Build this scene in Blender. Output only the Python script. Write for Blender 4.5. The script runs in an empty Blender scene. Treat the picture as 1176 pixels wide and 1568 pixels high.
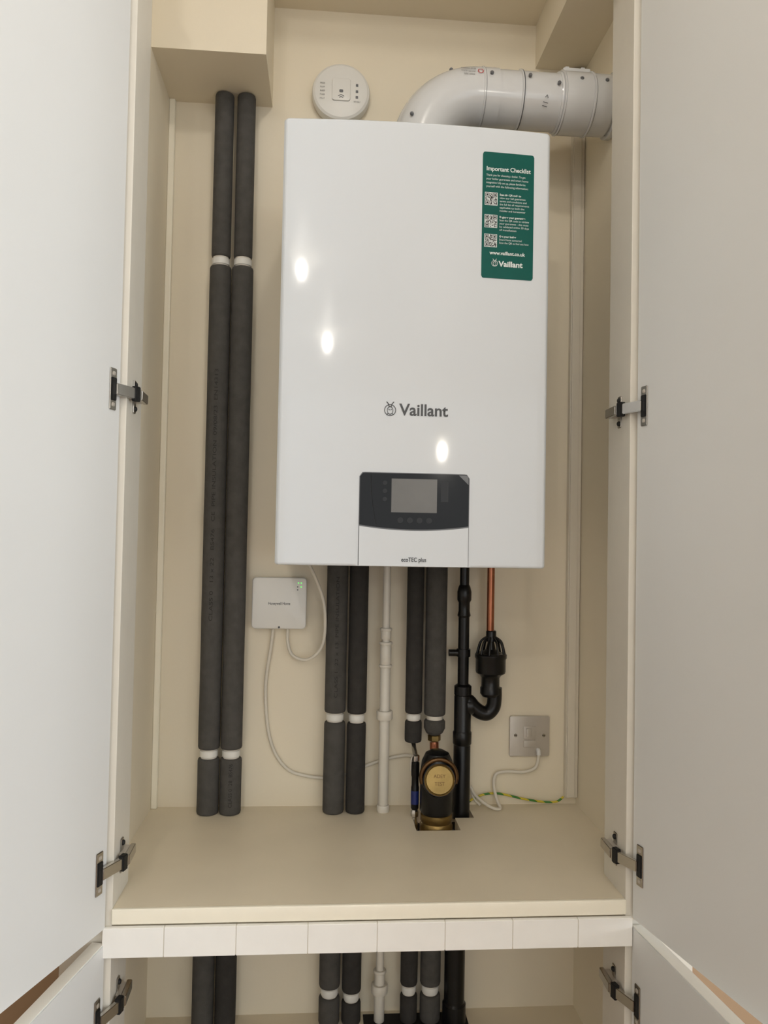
import bpy, bmesh, math, random
from mathutils import Vector, Matrix
random.seed(4)
S=bpy.context.scene
COL=S.collection
try:
    S.view_settings.view_transform='Standard'
    S.view_settings.look='None'
except Exception: pass

# ---------------------------------------------------------------- materials
def lin(c):
    c=c/255.0
    return c/12.92 if c<=0.04045 else ((c+0.055)/1.055)**2.4
def rgb(r,g,b): return (lin(r),lin(g),lin(b),1)
def mat(name,col,rough=.5,metal=0,noise=.04,nscale=30,bump=0,bscale=200,coat=0,emit=0,spec=.5):
    m=bpy.data.materials.new(name); m.use_nodes=True
    nt=m.node_tree; b=nt.nodes['Principled BSDF']
    b.inputs['Roughness'].default_value=rough
    b.inputs['Metallic'].default_value=metal
    b.inputs['Specular IOR Level'].default_value=spec
    if coat: 
        b.inputs['Coat Weight'].default_value=coat
        b.inputs['Coat Roughness'].default_value=.04
    tc=nt.nodes.new('ShaderNodeTexCoord')
    n=nt.nodes.new('ShaderNodeTexNoise'); n.inputs['Scale'].default_value=nscale; n.inputs['Detail'].default_value=4
    nt.links.new(tc.outputs['Object'],n.inputs['Vector'])
    r=nt.nodes.new('ShaderNodeValToRGB')
    c=rgb(*col)
    r.color_ramp.elements[0].position=.3; r.color_ramp.elements[1].position=.7
    r.color_ramp.elements[0].color=tuple(max(0,x*(1-noise)) for x in c[:3])+(1,)
    r.color_ramp.elements[1].color=tuple(min(1,x*(1+noise)) for x in c[:3])+(1,)
    nt.links.new(n.outputs['Fac'],r.inputs['Fac'])
    nt.links.new(r.outputs['Color'],b.inputs['Base Color'])
    if bump:
        n2=nt.nodes.new('ShaderNodeTexNoise'); n2.inputs['Scale'].default_value=bscale
        nt.links.new(tc.outputs['Object'],n2.inputs['Vector'])
        bp=nt.nodes.new('ShaderNodeBump'); bp.inputs['Strength'].default_value=bump; bp.inputs['Distance'].default_value=.001
        nt.links.new(n2.outputs['Fac'],bp.inputs['Height'])
        nt.links.new(bp.outputs['Normal'],b.inputs['Normal'])
    if emit:
        b.inputs['Emission Color'].default_value=c
        b.inputs['Emission Strength'].default_value=emit
    return m
M={}
M['wall']=mat('cream_wall_paint',(236,226,204),.6,noise=.02,nscale=3,bump=.15,bscale=120)
M['shelf']=mat('shelf_paint',(230,219,196),.4,noise=.03,nscale=8,bump=.1,bscale=60)
M['edge']=mat('shelf_edge_paint',(248,242,224),.35,noise=.01)
M['fascia']=mat('fascia_white',(246,245,240),.35,noise=.015)
M['frame']=mat('frame_satin_paint',(224,219,207),.4,noise=.015)
M['trunk']=mat('trunking_pvc',(220,213,198),.4,noise=.015)
M['door']=mat('door_satin_white',(221,222,220),.45,noise=.012,nscale=4,bump=.06,bscale=90)
M['dooredge']=mat('door_edge_white',(240,238,230),.4,noise=.01)
M['outwall']=mat('room_wall_taupe',(170,142,112),.7,noise=.04,nscale=5)
M['blocker']=mat('light_blocker_beige',(196,188,176),.7,noise=.03,nscale=5)
M['floor']=mat('room_floor_oak',(150,118,88),.5,noise=.15,nscale=12)
M['white']=mat('boiler_white_enamel',(217,222,226),.06,noise=.004,nscale=2,spec=.30)
M['plastic']=mat('white_plastic',(228,227,222),.35,noise=.01)
M['ppipe']=mat('white_pvc_pipe',(222,217,206),.35,noise=.02)
M['flue']=mat('flue_white_gloss',(214,215,215),.15,noise=.01,coat=.3)
M['foam']=mat('grey_foam',(80,78,75),.85,noise=.12,nscale=60,bump=.5,bscale=400,spec=.25)
M['foamd']=mat('dark_foam',(57,55,53),.85,noise=.12,nscale=60,bump=.5,bscale=400,spec=.25)
M['black']=mat('black_plastic',(15,15,16),.3,noise=.1,spec=.35)
M['blackm']=mat('black_matt',(14,14,14),.6,noise=.1)
M['pblack']=mat('panel_black',(19,20,22),.1,noise=.05,spec=.22)
M['screen']=mat('lcd_grey',(112,112,110),.25,noise=.05,nscale=20,spec=.3)
M['panelgrey']=mat('panel_grey',(105,107,110),.3)
M['ink']=mat('dark_ink',(66,68,70),.4)
M['inkp']=mat('panel_print',(44,46,49),.3,spec=.2)
M['inkl']=mat('faint_ink',(36,34,32),.7)
M['green']=mat('sticker_green',(0,86,77),.35,noise=.03,spec=.25)
M['stw']=mat('sticker_white',(225,232,230),.4)
M['copper']=mat('copper',(168,108,82),.34,metal=1,noise=.15)
M['brass']=mat('brass',(140,118,74),.4,metal=1,noise=.18)
M['bronze']=mat('bronze',(100,76,52),.4,metal=1,noise=.15)
M['chrome']=mat('hinge_nickel',(196,193,188),.22,metal=1,noise=.03)
M['steel']=mat('brushed_plate',(200,194,185),.38,metal=.5,noise=.04)
M['dark']=mat('dark_gap',(16,14,12),.8)
M['cable']=mat('white_cable',(222,216,202),.45)
M['led']=mat('green_led',(90,220,90),.4,emit=1.5)
M['red']=mat('red_print',(190,40,45),.5)
M['blue']=mat('blue_print',(24,38,100),.4)
gy=mat('earth_sleeve',(150,160,40),.5); M['gy']=gy
nt=gy.node_tree; wv=nt.nodes.new('ShaderNodeTexWave'); wv.inputs['Scale'].default_value=22; wv.bands_direction='DIAGONAL'
tc=nt.nodes.new('ShaderNodeTexCoord'); nt.links.new(tc.outputs['Object'],wv.inputs['Vector'])
cr=nt.nodes.new('ShaderNodeValToRGB'); cr.color_ramp.interpolation='CONSTANT'
cr.color_ramp.elements[0].color=rgb(60,128,50); cr.color_ramp.elements[1].color=rgb(214,196,60); cr.color_ramp.elements[1].position=.5
nt.links.new(wv.outputs['Fac'],cr.inputs['Fac']); nt.links.new(cr.outputs['Color'],nt.nodes['Principled BSDF'].inputs['Base Color'])

# ---------------------------------------------------------------- helpers
def obj(name,me,m=None,parent=None,smooth=True,ang=35):
    o=bpy.data.objects.new(name,me); COL.objects.link(o)
    if m:
        me.materials.clear(); me.materials.append(M[m] if isinstance(m,str) else m)
    if smooth:
        for p in me.polygons: p.use_smooth=True
        me.set_sharp_from_angle(angle=math.radians(ang))
    if parent: o.parent=parent
    return o
def group(name):
    e=bpy.data.objects.new(name,None); e.empty_display_size=.05; COL.objects.link(e); return e
def bm2(bm):
    bmesh.ops.recalc_face_normals(bm,faces=bm.faces)
    me=bpy.data.meshes.new('m'); bm.to_mesh(me); bm.free(); return me
def bbox(bm,x0,x1,y0,y1,z0,z1):
    v=[bm.verts.new((x,y,z)) for x in (x0,x1) for y in (y0,y1) for z in (z0,z1)]
    for f in ((0,1,3,2),(4,6,7,5),(0,4,5,1),(2,3,7,6),(0,2,6,4),(1,5,7,3)):
        bm.faces.new([v[i] for i in f])
def box(name,x0,x1,y0,y1,z0,z1,m,parent=None,bev=0,seg=2):
    bm=bmesh.new(); bbox(bm,x0,x1,y0,y1,z0,z1)
    if bev: bmesh.ops.bevel(bm,geom=bm.edges[:],offset=bev,segments=seg,profile=.5,affect='EDGES')
    return obj(name,bm2(bm),m,parent,ang=20)
def boxes(name,lst,m,parent=None,bev=0):
    bm=bmesh.new()
    for b in lst: bbox(bm,*b)
    if bev: bmesh.ops.bevel(bm,geom=bm.edges[:],offset=bev,segments=1,affect='EDGES')
    return obj(name,bm2(bm),m,parent,ang=20)
def poly(name,pts,h0,h1,m,parent=None,bev=0,plane='XZ',ang=25):
    bm=bmesh.new()
    mk=(lambda p,h:(p[0],h,p[1])) if plane=='XZ' else (lambda p,h:(p[0],p[1],h))
    a=[bm.verts.new(mk(p,h0)) for p in pts]; b=[bm.verts.new(mk(p,h1)) for p in pts]
    bm.faces.new(a); bm.faces.new(b[::-1]); n=len(pts)
    for i in range(n): bm.faces.new((a[i],a[(i+1)%n],b[(i+1)%n],b[i]))
    bmesh.ops.recalc_face_normals(bm,faces=bm.faces)
    if bev:
        ed=[e for e in bm.edges if e.calc_face_angle(0)>.6]
        bmesh.ops.bevel(bm,geom=ed,offset=bev,segments=3,profile=.5,affect='EDGES')
    return obj(name,bm2(bm),m,parent,ang=ang)
def rrect(x0,x1,z0,z1,r,n=6):
    p=[]
    for cx,cz,a0 in ((x1-r,z1-r,0),(x0+r,z1-r,90),(x0+r,z0+r,180),(x1-r,z0+r,270)):
        for i in range(n+1):
            a=math.radians(a0+90*i/n); p.append((cx+r*math.cos(a),cz+r*math.sin(a)))
    return p
AX={'Z':Matrix.Identity(3),'-Y':Matrix.Rotation(math.radians(90),3,'X'),'X':Matrix.Rotation(math.radians(90),3,'Y')}
def lathe(name,prof,loc,m,parent=None,axis='Z',n=40,caps=True,rot=None,ang=35):
    bm=bmesh.new(); R=rot if rot is not None else AX[axis]; L=Vector(loc); rings=[]
    for r,h in prof:
        rings.append([bm.verts.new(L+R@Vector((r*math.cos(2*math.pi*i/n),r*math.sin(2*math.pi*i/n),h))) for i in range(n)])
    for a,b in zip(rings,rings[1:]):
        for i in range(n): bm.faces.new((a[i],a[(i+1)%n],b[(i+1)%n],b[i]))
    if caps:
        bm.faces.new(rings[0][::-1]); bm.faces.new(rings[-1])
    return obj(name,bm2(bm),m,parent,ang=ang)
def catmull(P,k=10):
    P=[Vector(p) for p in P]; Q=[P[0]*2-P[1]]+P+[P[-1]*2-P[-2]]; out=[]
    for i in range(1,len(Q)-2):
        for j in range(k):
            t=j/k; a,b,c,d=Q[i-1],Q[i],Q[i+1],Q[i+2]
            out.append(.5*((2*b)+(-a+c)*t+(2*a-5*b+4*c-d)*t*t+(-a+3*b-3*c+d)*t**3))
    out.append(P[-1]); return out
def tube(name,P,r,m,parent=None,n=16,smooth=True,k=10):
    pts=catmull(P,k) if smooth else [Vector(p) for p in P]
    bm=bmesh.new(); rings=[]; prev=None
    for i,p in enumerate(pts):
        t=(pts[min(i+1,len(pts)-1)]-pts[max(i-1,0)]).normalized()
        if prev is None:
            u=t.orthogonal().normalized()
        else:
            u=(prev-t*prev.dot(t)).normalized()
        prev=u; w=t.cross(u)
        rr=r(i/(len(pts)-1)) if callable(r) else r
        rings.append([bm.verts.new(p+rr*(u*math.cos(2*math.pi*j/n)+w*math.sin(2*math.pi*j/n))) for j in range(n)])
    for a,b in zip(rings,rings[1:]):
        for j in range(n): bm.faces.new((a[j],a[(j+1)%n],b[(j+1)%n],b[j]))
    bm.faces.new(rings[0][::-1]); bm.faces.new(rings[-1])
    return obj(name,bm2(bm),m,parent,ang=50)
def text_mesh(s,size,ext=0,align='LEFT',bold=0,sp=1):
    c=bpy.data.curves.new('t','FONT'); c.body=s; c.size=size; c.extrude=ext; c.align_x=align; c.offset=bold; c.space_character=sp
    o=bpy.data.objects.new('t',c); COL.objects.link(o)
    bpy.context.view_layer.update()
    dg=bpy.context.evaluated_depsgraph_get()
    me=bpy.data.meshes.new_from_object(o.evaluated_get(dg))
    bpy.data.objects.remove(o); return me
def text(name,s,size,x,z,ysurf,m,parent,align='LEFT',width=None,bold=0,rot=0,yscale=1):
    me=text_mesh(s,size,0,align,bold)
    xs=[v.co.x for v in me.vertices]; w=max(xs)-min(xs)
    sx=(width/w) if width else 1
    for v in me.vertices:
        a,b=v.co.x*sx,v.co.y*yscale
        ca,sa=math.cos(rot),math.sin(rot)
        X=x+a*ca-b*sa; Z=z+a*sa+b*ca
        v.co=(X,ysurf(X,Z),Z)
    return obj(name,me,m,parent,smooth=False)

# ---------------------------------------------------------------- room shell
XL,XR=-.3347,.5415; FL,FR=-.2993,.4798; YF=-.4246; SH=.638; CZ=2.30
box('wall_back',-.40,.62,0,.03,.0,2.5,'wall')
box('wall_left',-.375,XL,-.418,0,.0,2.5,'wall')
box('wall_right',XR,.59,-.418,0,.0,2.5,'wall')
box('ceiling',XL,XR,-.40,0,CZ,2.33,'wall')
box('floor',-3,3,-6.5,.03,-.03,0,'floor')
boxes('wall_front',[(-3,-.376,-.418,-.39,0,2.5),(.591,3,-.418,-.39,0,2.5),(-.376,.591,-.418,-.39,2.33,2.5)],'outwall')
box('side_light_blocker',-1.75,-1.70,-6.5,-.418,0,2.5,'blocker')  # unseen slab added to block world light from the left, darkens right door
box('ceiling_room',-3,3,-6.5,.03,2.5,2.53,'dooredge')
box('wall_soffit_left',XL,-.125,-.18,0,2.087,CZ,'wall')
box('wall_soffit_right',.434,XR,-.40,0,2.206,CZ,'wall')
box('trim_2',-.374,FL,YF,-.332,.0,2.33,'frame',None,.001)
box('trim_3',FR,.589,YF,-.332,.0,2.33,'frame',None,.001)
box('trim_1',XL,-.3225,-.012,0,SH,2.087,'edge',None,.002)
tr=group('cable_trunking')
box('base',.514,XR-.001,-.016,-.0005,.655,2.20,'trunk',tr,.0015)
box('lid',.516,XR-.009,-.020,-.0155,.657,2.20,'trunk',tr,.001)

# shelf
sh=group('shelf')
T0=SH-.022
boxes('board',[(XL,XR,-.332,-.139,T0,SH),(FL,FR,YF+.004,-.332,T0,SH),(XL,.187,-.139,0,T0,SH),(.31,XR,-.139,0,T0,SH),
  (.272,.31,-.139,-.075,T0,SH),(.272,.31,-.02,0,T0,SH),(.187,.272,-.04,0,T0,SH)],'shelf',sh)
box('front_edging',FL-.001,FR+.001,YF-.004,YF+.004,SH-.0225,SH+.0006,'edge',sh,.003,3)
bm=bmesh.new()
xs=[-.311,-.222,-.117,-.011,.093,.196,.300,.402,.488]
for a,b in zip(xs,xs[1:]): bbox(bm,a+.0005,b-.0005,YF-.010,YF-.002,.571,SH-.024)
bmesh.ops.bevel(bm,geom=bm.edges[:],offset=.0006,segments=1,affect='EDGES')
obj('fascia_strip',bm2(bm),'fascia',sh,ang=20)
box('fascia_backing',-.311,.488,YF-.0085,YF+.003,.572,SH-.025,'trunk',sh)
box('base_board',XL,XR,-.332,0,.195,.22,'shelf')

# ---------------------------------------------------------------- doors
def door(name,hx,side,ang,z0,z1,w,hz):
    """side -1 left / +1 right; ang opening beyond 90deg"""
    g=group(name)
    a=math.radians(ang)
    d=Vector((side*math.sin(a),-math.cos(a),0))
    o=Vector((side*math.cos(a),math.sin(a),0))
    H=Vector((hx,YF-.006,0))
    def slab(nm,s0,s1,t0,t1,za,zb,m,bev=.0012):
        bm=bmesh.new(); bbox(bm,0,1,0,1,0,1)
        for v in bm.verts:
            x,y,z=v.co
            v.co=H+d*(s0+(s1-s0)*x)+o*(t0+(t1-t0)*y)+Vector((0,0,za+(zb-za)*z))
        bmesh.ops.bevel(bm,geom=bm.edges[:],offset=bev,segments=2,affect='EDGES')
        return obj(nm,bm2(bm),m,g,ang=20)
    slab('leaf',0,w,0,.020,z0,z1,'door')
    slab('top_edging',0,w,.0006,.0194,z1,z1+.0012,'dooredge',.0004)
    for k,z in enumerate(hz):
        slab('hinge_cup_plate_%d'%k,.012,.028,-.0022,.0002,z-.031,z+.031,'chrome',.001)
        slab('hinge_cup_%d'%k,.014,.026,-.004,.0,z-.017,z+.017,'blackm',.001)
        for zz in (-.023,.023):
            slab('hinge_screw_%d'%k,.017,.023,-.0036,-.001,z+zz-.003,z+zz+.003,'steel',.001)
        P0=H+d*.020-o*.005
        P1=Vector((hx-side*.022,YF+.022,0)); 
        fx=hx-side*.0085
        def bar(nm,A,B,hw,th,m):
            A=Vector((A[0],A[1],0));B=Vector((B[0],B[1],0)); t=(B-A).normalized(); nn=Vector((-t.y,t.x,0))
            bm=bmesh.new(); bbox(bm,0,1,-1,1,-1,1)
            for v in bm.verts:
                x,y,zc=v.co; v.co=A+(B-A)*x+nn*(y*th)+Vector((0,0,z+zc*hw))
            bmesh.ops.bevel(bm,geom=bm.edges[:],offset=.001,segments=2,affect='EDGES')
            return obj(nm,bm2(bm),m,g)
        bar('hinge_link_%d'%k,P0,P1,.0085,.0035,'chrome')
        bar('hinge_arm_%d'%k,P1,(fx-side*.012,YF+.068),.0075,.004,'chrome')
        bar('hinge_knuckle_%d'%k,(hx-side*.017,YF+.008),(hx-side*.020,YF+.020),.0115,.0045,'blackm')
        bar('hinge_base_%d'%k,(fx-side*.005,YF+.026),(fx-side*.005,YF+.062),.0075,.0048,'steel')
        bar('hinge_wing_%d'%k,(fx-side*.0012,YF+.034),(fx-side*.0012,YF+.048),.026,.0011,'chrome')
        for zz in (-.019,.019):
            bm=bmesh.new()
            bmesh.ops.create_uvsphere(bm,u_segments=12,v_segments=8,radius=.0042)
            for v in bm.verts: v.co=Vector((v.co.x*.7,v.co.y,v.co.z))+Vector((fx-side*.003,YF+.041,z+zz))
            obj('hinge_wing_screw_%d'%k,bm2(bm),'blackm',g)
    return g
door('cupboard_door',-.3075,-1,19,.612,2.29,.44,(1.405,.700,2.13))
door('cupboard_door',.4885,1,12,.612,2.29,.44,(1.405,.700,2.13))
door('cupboard_door',-.3075,-1,12,.09,.590,.44,(.49,))
door('cupboard_door',.4885,1,6,.09,.600,.44,(.49,))

# ---------------------------------------------------------------- boiler
BX0,BX1,BZ0,BZ1=-.077,.363,1.147,1.870; BC=.143; BW=.22; BUL=.010; BY=-.367
def ybow(x,z=0): return BY-BUL*max(0,(1-((x-BC)/BW)**2))
boil=group('gas_boiler')
pl=[(BX0,-.012),(BX0,BY+.006)]
N=32
for i in range(N+1):
    x=BX0+.004+(BX1-BX0-.008)*i/N; pl.append((x,ybow(x)))
pl+=[(BX1,BY+.006),(BX1,-.012)]
poly('case',pl,BZ0,BZ1,'white',boil,bev=.004,plane='XY',ang=8)
box('bottom_tray',BX0+.012,BX1-.012,-.30,-.02,BZ0-.003,BZ0+.002,'panelgrey',boil,.001)
box('top_plate',BX0+.01,BX1-.01,-.34,-.02,BZ1-.002,BZ1+.002,'panelgrey',boil,.001)
def bowpatch(name,x0,x1,zlo,zhi,off,m,n=40,th=.003):
    bm=bmesh.new(); F=[];B=[]
    for i in range(n+1):
        x=x0+(x1-x0)*i/n
        y=ybow(x)-off
        F.append((bm.verts.new((x,y,zlo(x))),bm.verts.new((x,y,zhi(x)))))
        B.append((bm.verts.new((x,y+th,zlo(x))),bm.verts.new((x,y+th,zhi(x)))))
    for i in range(n):
        bm.faces.new((F[i][0],F[i+1][0],F[i+1][1],F[i][1]))
        bm.faces.new((B[i][0],B[i][1],B[i+1][1],B[i+1][0]))
        bm.faces.new((F[i][1],F[i+1][1],B[i+1][1],B[i][1]))
        bm.faces.new((F[i][0],B[i][0],B[i+1][0],F[i+1][0]))
    for i in (0,n): bm.faces.new((F[i][0],F[i][1],B[i][1],B[i][0]))
    return obj(name,bm2(bm),m,boil,ang=30)
def corner(x,x0,x1,r):
    d=min(x-x0,x1-x)
    return r-math.sqrt(max(0,r*r-(r-d)**2)) if d<r else 0
px0,px1=.0565,.2325
sm=lambda x:1.2135-.0065*(1-((x-.1445)/.088)**2)
bowpatch('control_surround_rim',px0-.0045,px1+.0045,lambda x:BZ0+.001,lambda x:1.3015-corner(x,px0-.0045,px1+.0045,.009),.0002,'white')
bowpatch('control_surround',px0-.0012,px1+.0012,lambda x:BZ0+.0015,lambda x:1.2977-corner(x,px0-.0012,px1+.0012,.007),.0006,'panelgrey')
bowpatch('display_panel',px0,px1,lambda x:sm(x),lambda x:1.2965-corner(x,px0,px1,.006),.0016,'pblack')
bowpatch('lower_flap',px0,px1,lambda x:BZ0+.001,lambda x:sm(x)-.0022,.0022,'white')
bowpatch('display_screen',.107,.1805,lambda x:1.234,lambda x:1.288,.0020,'screen',n=12)
bowpatch('display_facet',.216,.2318,lambda x:1.2955-(x-.216)*.95,lambda x:1.2955-corner(x,px0,.2318,.006),.0020,'panelgrey',n=16)
for i in range(4):
    xx=.122+i*.0155
    lathe('touch_key_%d'%i,[(.0046,0),(.0046,.0006)],(xx,ybow(xx)-.0014,1.2215),'inkp',boil,axis='-Y',n=20)
for i,zz in enumerate((1.281,1.268,1.255)):
    lathe('side_key_%d'%i,[(.0035,0),(.0035,.0006)],(.0965,ybow(.0965)-.0014,zz),'inkp',boil,axis='-Y',n=16)
lp=[(.078+.010*(1-t)**2-.004, ybow(.08)-.0018, 1.2125+.082*t) for t in [i/8 for i in range(9)]]
tube('display_line',[(x,y,z) for x,y,z in lp],.0004,'inkp',boil,n=6,k=3)
bowpatch('side_zone',.187,.199,lambda x:1.252,lambda x:1.284,.0018,'inkp',n=4)
yb=lambda x,z:ybow(x)-.0028
text('model_text','ecoTEC plus',.0095,.1445,1.1555,yb,'ink',boil,'CENTER',.040,.0002)
ybt=lambda x,z:ybow(x)-.0006
text('logo_text','Vaillant',.0265,.1178,1.3905,ybt,'ink',boil,'LEFT',.0795,.0005)
def ring(name,cx,cz,r,w,m,off,parent=boil,asp=1):
    bm=bmesh.new(); n=36; a=[];b=[]
    for i in range(n):
        t=2*math.pi*i/n
        for L,rr in ((a,r),(b,r-w)):
            x=cx+rr*math.cos(t); z=cz+rr*asp*math.sin(t); L.append(bm.verts.new((x,ybow(x)-off,z)))
    for i in range(n): bm.faces.new((a[i],a[(i+1)%n],b[(i+1)%n],b[i]))
    return obj(name,bm2(bm),m,parent,smooth=False)
def emblem(cx,cz,s,m,off):
    ring('emblem_ring',cx,cz,.0095*s,.0012*s,m,off)
    ring('emblem_body',cx,cz-.0005*s,.0050*s,.0010*s,m,off,asp=1.35)
    for sd in (-1,1):
        tube('emblem_ear',[(cx+sd*.0015*s,ybow(cx)-off,cz+.005*s),(cx+sd*.003*s,ybow(cx)-off,cz+.010*s),(cx+sd*.006*s,ybow(cx)-off,cz+.0135*s)],.0007*s,m,boil,n=6,k=4)
        tube('emblem_eye',[(cx+sd*.001*s,ybow(cx)-off,cz+.000*s),(cx+sd*.0022*s,ybow(cx)-off,cz+.002*s)],.0006*s,m,boil,n=6,k=2)
        tube('emblem_foot',[(cx+sd*.003*s,ybow(cx)-off,cz-.005*s),(cx+sd*.005*s,ybow(cx)-off,cz-.007*s)],.0006*s,m,boil,n=6,k=2)
emblem(.1025,1.398,1,'ink',.0006)
# sticker
sx0,sx1,sz0,sz1=.2475,.3345,1.620,1.8285
bowpatch('checklist_sticker',sx0,sx1,lambda x:sz0+corner(x,sx0,sx1,.004),lambda x:sz1-corner(x,sx0,sx1,.004),.0007,'green',n=60,th=.0006)
ys=lambda x,z:ybow(x)-.0012
text('sticker_title','Important Checklist',.010,.2535,1.7975,ys,'stw',boil,'LEFT',.0745,.0002)
rows=['Thank you for choosing a boiler. To get','your boiler guarantee and smart home','integration fully set up, please familiarise','yourself with the following information:']
for i,t in enumerate(rows):
    text('sticker_line',t,.0048,.2535,1.7885-i*.0062,ys,'stw',boil,'LEFT',.066+(i%2)*.005)
def qr(x0,z1,s):
    n=21; u=s/n; bm=bmesh.new()
    def q(a,b,c,d,off):
        v=[bm.verts.new((x,ybow(x)-off,z)) for x,z in ((a,c),(b,c),(b,d),(a,d))]; bm.faces.new(v)
    q(x0-.001,x0+s+.001,z1-s-.001,z1+.001,.0011); me=bm2(bm); obj('qr_back',me,'stw',boil,smooth=False)
    bm=bmesh.new()
    for i in range(n):
        for j in range(n):
            f=False
            for (ci,cj) in ((3,3),(n-4,3),(3,n-4)):
                dd=max(abs(i-ci),abs(j-cj))
                if dd<=4: f=True; on=(dd==3 or dd<=1)
            if not f: on=random.random()<.5
            if on: q(x0+i*u,x0+(i+1)*u,z1-(j+1)*u,z1-j*u,.0014)
    obj('qr_modules',bm2(bm),'blackm',boil,smooth=False)
for k,(zq,lines) in enumerate(((1.7605,['Scan the QR code to','view our full guarantee','terms and conditions and','the full list of requirements','applicable to both the','installer and homeowner']),
                  (1.7235,['Register your guarantee','Scan the QR code to validate','your guarantee - this must','be validated within 30 days','of installation']),
                  (1.6915,['Get your boiler','Smart Home connected','Scan the QR to find out how']))):
    qr(.2525,zq,.0195)
    for i,t in enumerate(lines):
        text('sticker_line',t,.0044,.2765,zq-.0035-i*.0053,ys,'stw',boil,'LEFT',min(.050,.0019*len(t)),.00012 if i==0 else 0)
text('sticker_web','www.vaillant.co.uk',.0082,.2610,1.6590,ys,'stw',boil,'LEFT',.060,.0002)
text('sticker_brand','Vaillant',.0125,.2765,1.6400,ys,'stw',boil,'LEFT',.041,.0004)
emblem(.2695,1.6445,.55,'stw',.0013)

# ---------------------------------------------------------------- flue
fl=group('flue_duct')
FY,FZ,FRr=-.175,2.032,.0520
P=[(.165,FY,1.872),(.165,FY,1.90),(.165,FY,1.916)]
for i in range(1,13):
    a=math.radians(180-90*i/13); P.append((.275+.11*math.cos(a),FY,1.922+.11*math.sin(a)))
P+=[(.275,FY,FZ),(.31,FY,FZ)]
tube('elbow',P,FRr+.001,'flue',fl,n=48,k=3)
lathe('pipe',[(FRr-.001,.30),(FRr-.001,XR)],(0,FY,FZ),'flue',fl,axis='X',n=48)
for nm,x0,x1,r in (('collar_a',.278,.282,.0545),('collar_b',.350,.354,.0540),('collar_c',.430,.4335,.0570),('clamp_band',.4335,.486,.0556),('collar_d',.486,.490,.0575),('wall_collar',.530,XR-.0005,.059)):
    lathe(nm,[(r-.002,x0),(r,x0+.001),(r,x1-.001),(r-.002,x1)],(0,FY,FZ),'flue',fl,axis='X',n=48)
for xx,r in ((.2828,.0532),(.3548,.0532),(.4291,.0546),(.4912,.0546)):
    lathe('seam',[(r,xx-.0003),(r,xx+.0003)],(0,FY,FZ),'panelgrey',fl,axis='X',n=48)
lathe('socket_sleeve',[(.0535,.425),(.0545,.428),(.0545,.525)],(0,FY,FZ),'flue',fl,axis='X',n=48)
lathe('boiler_adapter',[(.060,1.873),(.060,1.885),(.056,1.892),(.056,1.91)],(.165,FY,0),'flue',fl)
box('clip_plate',.437,.490,FY-.016,FY+.016,FZ+.054,FZ+.062,'flue',fl,.0015)
box('clip_lug',.443,.451,FY-.008,FY+.008,FZ+.061,FZ+.069,'flue',fl,.001)
box('clip_lug',.474,.482,FY-.008,FY+.008,FZ+.061,FZ+.069,'flue',fl,.001)
tube('elbow_plate',[(.156,FY,2.014),(.174,FY,2.036),(.196,FY,2.054),(.214,FY,2.064)],.011,'flue',fl,n=12)
def onflue(x,th,r=.057): a=math.radians(th); return Vector((x,FY-r*math.cos(a),FZ+r*math.sin(a)))
for x,th in ((.292,22),(.364,22),(.462,22),(.510,22),(.418,8)):
    p=onflue(x,th,.0535); n=(p-Vector((x,FY,FZ))).normalized()
    R=n.to_track_quat('Z','Y').to_matrix()
    lathe('screw',[(.0030,-.001),(.0036,.0028),(.0026,.0042)],p,'panelgrey',fl,rot=R,n=14)
for p in ((.205,FY-.041,2.024),(.145,FY-.049,1.968),(.222,FY-.012,2.077)):
    bm=bmesh.new(); bmesh.ops.create_icosphere(bm,subdivisions=2,radius=.0038)
    for v in bm.verts: v.co+=Vector(p)
    obj('screw',bm2(bm),'panelgrey',fl)
yf=lambda x,z:FY-math.sqrt(max(1e-6,(.0540)**2-(z-FZ)**2))
text('flue_label','WARNING 60/100',.006,.235,2.060,yf,'ink',fl,'LEFT',.028)
text('flue_label','Only for approved',.005,.235,2.053,yf,'ink',fl,'LEFT',.026)
text('flue_label','boiler systems',.005,.240,2.046,yf,'ink',fl,'LEFT',.020)
bm=bmesh.new(); n=24;A=[];B=[]
for i in range(n):
    t=2*math.pi*i/n
    for L,rr in ((A,.0055),(B,.0042)):
        x=.2715+rr*math.cos(t); z=2.056+rr*math.sin(t); L.append(bm.verts.new((x,yf(x,z)-.0008,z)))
for i in range(n): bm.faces.new((A[i],A[(i+1)%n],B[(i+1)%n],B[i]))
obj('prohibition_sign',bm2(bm),'red',fl,smooth=False)
text('flue_arrow','I I  >',.014,.398,1.998,yf,'ink',fl,'LEFT',.018,rot=math.radians(80))

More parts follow.
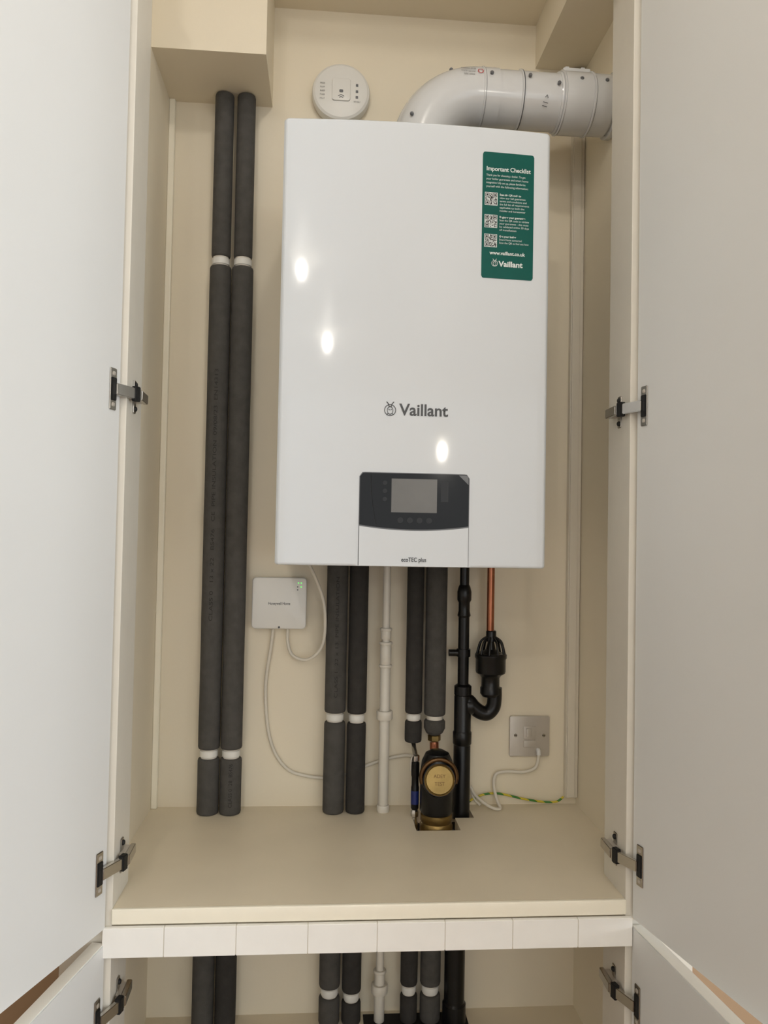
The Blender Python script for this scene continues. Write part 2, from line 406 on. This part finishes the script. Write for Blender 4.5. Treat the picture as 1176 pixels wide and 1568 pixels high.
# ---------------------------------------------------------------- pipes
def foam_pipe(name,x,y,z0,z1,r,joints,m='foam',rt=None,jw=.009):
    g=group(name)
    zs=[z0]+sorted(joints)+[z1]
    k=0
    for a,b in zip(zs,zs[1:]):
        A=a+(jw if a!=z0 else 0); B=b-(jw if b!=z1 else 0)
        rr=r if (rt is None or b!=z1) else rt
        L=B-A; rr2=rr
        prof=[(rr2-.004,A),(rr2-.001,A+.0015),(rr2,A+.005)]
        nseg=max(2,int(L/.05))
        for i in range(1,nseg): prof.append((rr2*(1+random.uniform(-.012,.012)),A+.005+(L-.01)*i/nseg))
        prof+=[(rr2,B-.005),(rr2-.001,B-.0015),(rr2-.004,B)]
        lathe('foam_%d'%k,prof,(x,y,0),m,g,n=32,ang=60); k+=1
    for j in joints:
        lathe('clip_%d'%k,[(r*.74,j-jw-.002),(r*.74,j+jw+.002)],(x,y,0),'ppipe',g,n=28); 
        lathe('clip_band_%d'%k,[(r*.80,j-jw*.7),(r*.83,j-jw*.6),(r*.83,j+jw*.6),(r*.80,j+jw*.7)],(x,y,0),'plastic',g,n=28);k+=1
    return g
PY=-.036
g1=foam_pipe('insulated_pipe',-.2185,PY,SH,2.0865,.0214,(.757,1.742),rt=.0190)
g2=foam_pipe('insulated_pipe',-.1745,PY,SH,2.0865,.0214,(.757,1.742),rt=.0185)
def cyl_y(cx,cy,r): return lambda x,z:cy-math.sqrt(max(1e-7,r*r-(x-cx)**2))-.0003
text('print_text','CLASS 0   13 x 22   BS476   CE  PIPE INSULATION  09/08/23  EN14313',.010,-.2155,1.02,cyl_y(-.2185,PY,.0218),'inkl',g1,'LEFT',.50,rot=math.radians(90))
text('print_text','CLASS 0  28  BS476',.010,-.169,.655,cyl_y(-.1745,PY,.0218),'inkl',g2,'LEFT',.085,rot=math.radians(90))
g3=foam_pipe('insulated_pipe',.0305,PY,SH,1.1405,.0212,(.829,))
text('print_text','CLASS 1  22 x 13  PIPE INSULATION',.009,.034,.87,cyl_y(.0305,PY,.0216),'inkl',g3,'LEFT',.24,rot=math.radians(90))
foam_pipe('insulated_pipe',.0745,PY,SH,1.1405,.0192,(.827,),'foamd')
foam_pipe('insulated_pipe',.190,PY,.778,1.1405,.0172,(.829,),'foamd',jw=.007)
g=foam_pipe('insulated_pipe',.2335,PY,.832,1.1405,.0218,(),'foam')
lathe('collar',[(.0165,.822),(.0168,.834)],(.2335,PY,0),'ppipe',g)
lathe('foam_end',[(.012,.793),(.017,.797),(.0215,.806),(.0215,.820),(.018,.824)],(.2335,PY,0),'foam',g)
lathe('nut',[(.010,.779),(.013,.781),(.013,.791),(.010,.794)],(.2335,PY,0),'brass',g,n=6)
for x,r,m,js in ((-.2185,.0212,'foam',()),(-.1745,.0205,'foamd',()),(.0305,.0208,'foam',(.285,)),(.0745,.0192,'foamd',(.275,)),(.190,.0172,'foamd',(.285,)),(.2335,.0205,'foam',(.285,))):
    foam_pipe('insulated_pipe_lower',x,PY,.222,.614 if x>-.2 else .488,r,js,m)
g=group('valve_fitting')
lathe('stem',[(.010,.4895),(.013,.50),(.013,.512),(.0095,.516),(.0095,.614)],(-.2185,PY,0),'brass',g)
lathe('nut',[(.0145,.525),(.0155,.53),(.0155,.545),(.0145,.55)],(-.2185,PY,0),'chrome',g,n=6)
def white_pipe(name,z0,z1,extra):
    g=group(name)
    lathe('pipe',[(.0078,z0),(.0078,z1)],(.131,PY,0),'ppipe',g,n=28)
    for a,b,r in extra:
        lathe('socket',[(r-.001,a),(r,a+.0015),(r,b-.0015),(r-.001,b)],(.131,PY,0),'ppipe',g,n=28)
    return g
white_pipe('overflow_pipe',SH,1.1405,((.638,.652,.0125),(.652,.93,.0105),(.823,.841,.0165),(.928,.934,.0135),(.934,.974,.0115),(.974,.980,.0135),(.985,1.004,.0105),(1.002,1.008,.0125)))
white_pipe('overflow_pipe_lower',.222,.614,((.222,.32,.0105),(.278,.296,.0165),(.318,.324,.013)))
# black waste
WY=-.046
w=group('condensate_waste_pipe')
WX=.289
lathe('upper_pipe',[(.0095,.96),(.0095,1.1405)],(WX,WY,0),'black',w)
lathe('push_fit',[(.0100,1.030),(.0135,1.036),(.0115,1.045),(.0115,1.062),(.0145,1.068),(.0145,1.084),(.0120,1.094),(.0100,1.098)],(WX,WY,0),'black',w)
lathe('mid_pipe',[(.0112,.87),(.0112,1.032)],(WX,WY,0),'black',w)
lathe('branch_nut',[(.0125,.872),(.0175,.876),(.0175,.893),(.0125,.897)],(WX,WY,0),'black',w)
lathe('main_pipe',[(.0172,SH-.01),(.0172,.872),(.0150,.876)],(WX,WY,0),'black',w)
lathe('side_cap',[(.007,-.018),(.007,.018)],(WX-.012,WY,.96),'black',w,axis='X',n=20)
lathe('pipe_clip',[(.0140,.953),(.0140,.968)],(WX,WY,0),'black',w)
lathe('lower_collar',[(.0172,.775),(.0190,.778),(.0190,.80),(.0172,.803)],(WX,WY,0),'black',w)
tube('trap_bend',[(WX,WY,.865),(WX+.012,WY,.862),(.312,WY,.850),(.326,WY,.840),(.340,WY,.838),(.3515,WY,.850),(.3545,WY,.868),(.3545,WY,.89)],.0148,'black',w,n=24)
lathe('trap_outlet_nut',[(.0175,.296),(.0180,.298),(.0180,.308),(.0175,.310)],(0,WY,.853),'black',w,axis='X')
TX=.3455
lathe('trap_body',[(.016,.872),(.0205,.878),(.0205,.890),(.0185,.893),(.0185,.910),(.0215,.915),(.0295,.920),(.0305,.924),(.0305,.948),(.0325,.951),(.0325,.957),(.0300,.960)],(TX,WY,0),'black',w)
for i in range(10):
    a=2*math.pi*i/10
    tube('tundish_rib',[(TX+.029*math.cos(a),WY+.029*math.sin(a),.958),(TX+.022*math.cos(a),WY+.022*math.sin(a),.982),(TX+.010*math.cos(a),WY+.010*math.sin(a),.992)],.0022,'black',w,n=8,k=4)
lathe('tundish_funnel',[(.024,.958),(.010,.968),(.006,.985)],(TX,WY,0),'black',w)
lathe('tundish_top',[(.012,.984),(.0125,.99),(.0105,.994),(.0105,1.004),(.009,1.006)],(TX,WY,0),'black',w)
cp=group('copper_discharge_pipe')
lathe('pipe',[(.0076,1.0),(.0076,1.1405)],(.3435,WY,0),'copper',cp)
wl=group('soil_pipe_lower')
lathe('pipe',[(.0205,.222),(.0205,.612)],(.281,WY,0),'black',wl)
lathe('collar',[(.0235,.224),(.0235,.26),(.0205,.264)],(.281,WY,0),'black',wl)
box('floor_opening_plate',.10,.31,-.085,-.012,.2202,.2212,'dark',wl)

# magnetic filter
f=group('magnetic_filter'); QY=-.096; QX=.2310
lathe('base_ring',[(.029,.612),(.032,.616),(.032,.634),(.029,.640),(.031,.643),(.031,.654),(.027,.658)],(QX,QY,0),'brass',f)
lathe('canister',[(.028,.655),(.0325,.662),(.0325,.735),(.030,.757),(.023,.772),(.012,.778)],(QX,QY,0),'black',f)
R=Matrix.Rotation(math.radians(78),3,'X')
lathe('front_body',[(.030,0),(.0325,.004),(.0325,.034),(.0305,.037)],(QX,QY+.004,.722),'black',f,rot=R)
lathe('brass_cap',[(.0290,.034),(.0295,.036),(.0295,.040),(.0270,.042),(.0255,.0405),(.0,.0405)],(QX,QY+.004,.722),'brass',f,rot=R,caps=False)
RR=Matrix.Rotation(math.radians(78),3,'X')
for dz,s in ((.004,'ADEY'),(-.010,'TEST')):
    me=text_mesh(s,.009,0,'CENTER')
    c=Vector((QX,QY+.004,.722))
    for v in me.vertices: v.co=c+RR@Vector((v.co.x,v.co.y+dz,.0412))
    obj('cap_text',me,'bronze',f,smooth=False)
pts=[(QX+.0345*math.cos(math.radians(a)),QY-.026,.733+.034*math.sin(math.radians(a))) for a in range(-20,201,20)]
tube('bronze_arch',pts,.0042,'bronze',f,n=12,k=3)
tube('inlet_pipe',[(.2335,PY,.777),(.2335,PY-.004,.760),(.233,PY-.02,.748),(.232,QY+.02,.74)],.009,'copper',f)
v=group('filling_valve'); VX,VY=.1905,-.078
lathe('body',[(.005,.655),(.0078,.660),(.0078,.700),(.0070,.704),(.0070,.72),(.0080,.724),(.0080,.748),(.005,.752)],(VX,VY,0),'black',v)
lathe('label_band',[(.0080,.668),(.0080,.694)],(VX,VY,0),'blue',v)
lathe('chrome_top',[(.0055,.750),(.0078,.752),(.0078,.762),(.0055,.764)],(VX,VY,0),'chrome',v,n=6)
lathe('chrome_bottom',[(.0045,.612),(.0075,.618),(.0075,.630),(.005,.634),(.005,.642),(.0078,.644),(.0078,.654),(.005,.658)],(VX,VY,0),'chrome',v,n=8)
tube('chrome_neck',[(VX,VY,.760),(.190,-.062,.768),(.190,-.046,.774),(.190,PY,.777)],.005,'chrome',v,n=12)
tube('lever',[(VX-.006,VY-.006,.765),(VX-.010,VY-.012,.757),(VX-.011,VY-.012,.735)],.0018,'steel',v,n=8)

# ---------------------------------------------------------------- alarm
al=group('carbon_monoxide_alarm'); ax,az=.0175,2.114
lathe('base',[(.056,0),(.059,.002),(.059,.008)],(ax,0,az),'plastic',al,axis='-Y',n=64)
lathe('cover',[(.0585,.007),(.0605,.010),(.0605,.020),(.0585,.026),(.054,.029),(.044,.031),(.0,.032)],(ax,0,az),'plastic',al,axis='-Y',n=64,caps=False,ang=20)
poly('centre_button',rrect(ax-.019,ax+.019,az-.022,az+.024,.005),-.035,-.030,'plastic',al,.0012)
poly('sounder_slot',rrect(ax-.004,ax+.004,az-.006,az+.0,.002),-.0357,-.0345,'panelgrey',al)
tube('logo_arc',[(ax-.006,-.0356,az-.014),(ax,-.0356,az-.011),(ax+.006,-.0356,az-.014)],.0006,'ink',al,n=6)
tube('logo_arc',[(ax-.004,-.0356,az-.017),(ax,-.0356,az-.015),(ax+.004,-.0356,az-.017)],.0006,'ink',al,n=6)
for i,(dx,dz) in enumerate(((.030,.010),(.030,-.003),(.030,-.015))):
    box('icon_%d'%i,ax+dx,ax+dx+.005,-.0325,-.030,az+dz,az+dz+.005,'panelgrey',al,.0005)
for i in range(5):
    text('alarm_text',('GREEN','YELLOW','RED','POWER','FAULT')[i],.004,ax-.044,az+.012-i*.008,lambda x,z:-.0325,'ink',al,'LEFT',.010)
text('alarm_text','TEST WEEKLY',.004,ax+.026,az-.024,lambda x,z:-.0325,'ink',al,'LEFT',.014)

# ---------------------------------------------------------------- receiver box
hb=group('wireless_receiver_box')
poly('back_plate',rrect(-.140,-.033,1.004,1.104,.006),-.006,-.0005,'plastic',hb)
poly('cover',rrect(-.1415,-.0315,1.0025,1.1065,.008),-.027,-.005,'plastic',hb,.003)
text('brand_text','Honeywell Home',.0075,-.0865,1.0515,lambda x,z:-.0274,'ink',hb,'CENTER',.044,.0001)
for zz,x in ((1.096,-.043),(1.088,-.043),(1.096,-.0485)):
    lathe('led',[(.0012,0),(.0012,.0006)],(x,-.027,zz),'led',hb,axis='-Y',n=12)
for zz in (1.082,1.088):
    lathe('button',[(.0015,0),(.0015,.0006)],(-.050,-.027,zz),'panelgrey',hb,axis='-Y',n=12)
lathe('screw',[(.0022,0),(.0022,.0008)],(-.086,-.027,1.006),'ink',hb,axis='-Y',n=12)
c=hb
tube('mains_flex',[(-.0985,-.012,1.003),(-.1015,-.010,.97),(-.1105,-.007,.90),(-.1105,-.006,.85),(-.1035,-.006,.79),(-.088,-.006,.745),(-.062,-.006,.714),(-.03,-.006,.702),(.010,-.007,.697),(.035,-.006,.70),(.06,-.006,.705),(.10,-.006,.722),(.14,-.006,.735),(.178,-.006,.742),(.20,-.006,.738)],.0034,'cable',c,n=10)
tube('control_flex',[(-.0690,-.012,1.003),(-.068,-.02,.975),(-.058,-.025,.950),(-.032,-.03,.941),(-.010,-.035,.953),(.004,-.04,.978),(.007,-.045,1.02),(.002,-.05,1.065),(-.014,-.055,1.108),(-.030,-.06,1.141)],.0034,'cable',c,n=10)
lathe('grommet',[(.0055,1.134),(.0055,1.1405)],(-.030,-.06,0),'blackm',c)

# ---------------------------------------------------------------- fused spur
fs=group('fused_spur_switch'); a0,a1,b0,b1=.3965,.4815,.739,.823
poly('back_box',rrect(a0+.003,a1-.003,b0+.003,b1-.003,.003),-.004,-.0005,'plastic',fs)
poly('face_plate',rrect(a0,a1,b0,b1,.004),-.008,-.0035,'steel',fs,.001)
xc,zc=(a0+a1)/2,(b0+b1)/2
poly('switch_surround',rrect(xc-.013,xc+.013,zc-.006,zc+.021,.002),-.0095,-.0075,'steel',fs,.0006)
poly('rocker',rrect(xc-.008,xc+.003,zc-.001,zc+.017,.0015),-.012,-.009,'steel',fs,.001)
poly('fuse_carrier',rrect(xc-.013,xc+.013,zc-.023,zc-.008,.002),-.0105,-.0075,'steel',fs,.0006)
for sx in (-.030,.030):
    lathe('screw',[(.0036,0),(.0036,.0006),(.003,.0012)],(xc+sx,-.008,zc+.002),'chrome',fs,axis='-Y',n=16)
    box('screw_slot',xc+sx-.0028,xc+sx+.0028,-.0096,-.0090,zc+.0015,zc+.0025,'dark',fs)
tube('flex_outlet',[(xc+.018,-.008,zc-.028),(xc+.018,-.013,zc-.030),(xc+.018,-.014,zc-.037)],.0048,'plastic',fs,n=12,k=4)
c2=group('spur_flex_cable')
tube('flex',[(xc+.018,-.014,.745),(.455,-.013,.728),(.448,-.012,.715),(.425,-.011,.708),(.395,-.010,.709),(.372,-.010,.706),(.364,-.011,.695),(.364,-.014,.675),(.368,-.022,.655),(.372,-.035,.6425),(.362,-.040,.6425),(.350,-.036,.646),(.335,-.030,.655),(.322,-.018,.665),(.314,-.010,.680)],.0033,'cable',c2,n=10)
tube('flex_tail',[(.314,-.012,.68),(.322,-.012,.655),(.335,-.014,.642)],.003,'cable',c2,n=10)
ew=group('earth_wire')
tube('wire',[(.310,-.012,.646),(.322,-.012,.655),(.345,-.012,.663),(.37,-.010,.664),(.395,-.008,.659),(.43,-.008,.651),(.47,-.008,.645),(.497,-.010,.646),(.513,-.008,.655)],.0023,'gy',ew,n=8)

# ---------------------------------------------------------------- lights
def lamp(name,loc,power,rad,col=(1,.94,.86)):
    g=group(name)
    lathe('bezel',[(.045,0),(.048,-.004),(.040,-.006),(.038,0)],(loc[0],loc[1],2.4995),'steel',g,caps=False)
    l=bpy.data.lights.new('bulb','POINT'); l.energy=power; l.shadow_soft_size=rad; l.color=col
    o=bpy.data.objects.new('bulb',l); COL.objects.link(o); o.location=loc; o.parent=g
lamp('added_overhead_fill',(-.50,-2.74,2.44),12,.024)
lamp('added_overhead_fill',(-.45,-4.15,2.44),18,.030)
lamp('added_overhead_fill',(.12,-1.22,2.44),6,.04)  # added overhead fill, brightens shelf nosing, fascia and doors
pg=group('pendant_lamp')
lathe('shade',[(.02,.30),(.09,.26),(.12,.16)],(1.07,-5,1.78),'plastic',pg,caps=False)
tube('cord',[(1.07,-5,2.08),(1.07,-5,2.3),(1.07,-5,2.5)],.004,'blackm',pg,k=2)
l=bpy.data.lights.new('bulb','POINT'); l.energy=20; l.shadow_soft_size=.055; l.color=(1,.92,.8)
o=bpy.data.objects.new('bulb',l); COL.objects.link(o); o.location=(1.07,-5,1.84); o.parent=pg
l=bpy.data.lights.new('added_cool_fill','AREA'); l.shape='RECTANGLE'; l.size=1.6; l.size_y=1.5; l.energy=40; l.color=(.86,.93,1)  # added cool fill from the right to brighten left door, no window modelled
o=bpy.data.objects.new('added_cool_fill',l); COL.objects.link(o); o.location=(2.95,-2.4,1.5); o.rotation_euler=(0,math.radians(90),0)

wd=bpy.data.worlds.new('world'); S.world=wd; wd.use_nodes=True
bg=wd.node_tree.nodes['Background']; bg.inputs['Color'].default_value=(.955,.985,1,1); bg.inputs['Strength'].default_value=1.62

# ---------------------------------------------------------------- camera
yaw,pit,rol,fpx=.0775,.0276,.0187,1183.7
Fv=Vector((math.sin(yaw)*math.cos(pit),math.cos(yaw)*math.cos(pit),math.sin(pit)))
R0=Vector((math.cos(yaw),-math.sin(yaw),0)); U0=R0.cross(Fv)
Rv=R0*math.cos(rol)+U0*math.sin(rol); Uv=Rv.cross(Fv)
cd=bpy.data.cameras.new('camera'); co=bpy.data.objects.new('camera',cd); COL.objects.link(co)
m3=Matrix((Rv,Uv,-Fv)).transposed()
co.matrix_world=Matrix.Translation((0,-1.6093,1.2))@m3.to_4x4()
cd.sensor_fit='VERTICAL'; cd.sensor_height=36; cd.lens=fpx/1568*36; cd.clip_start=.02
S.camera=co
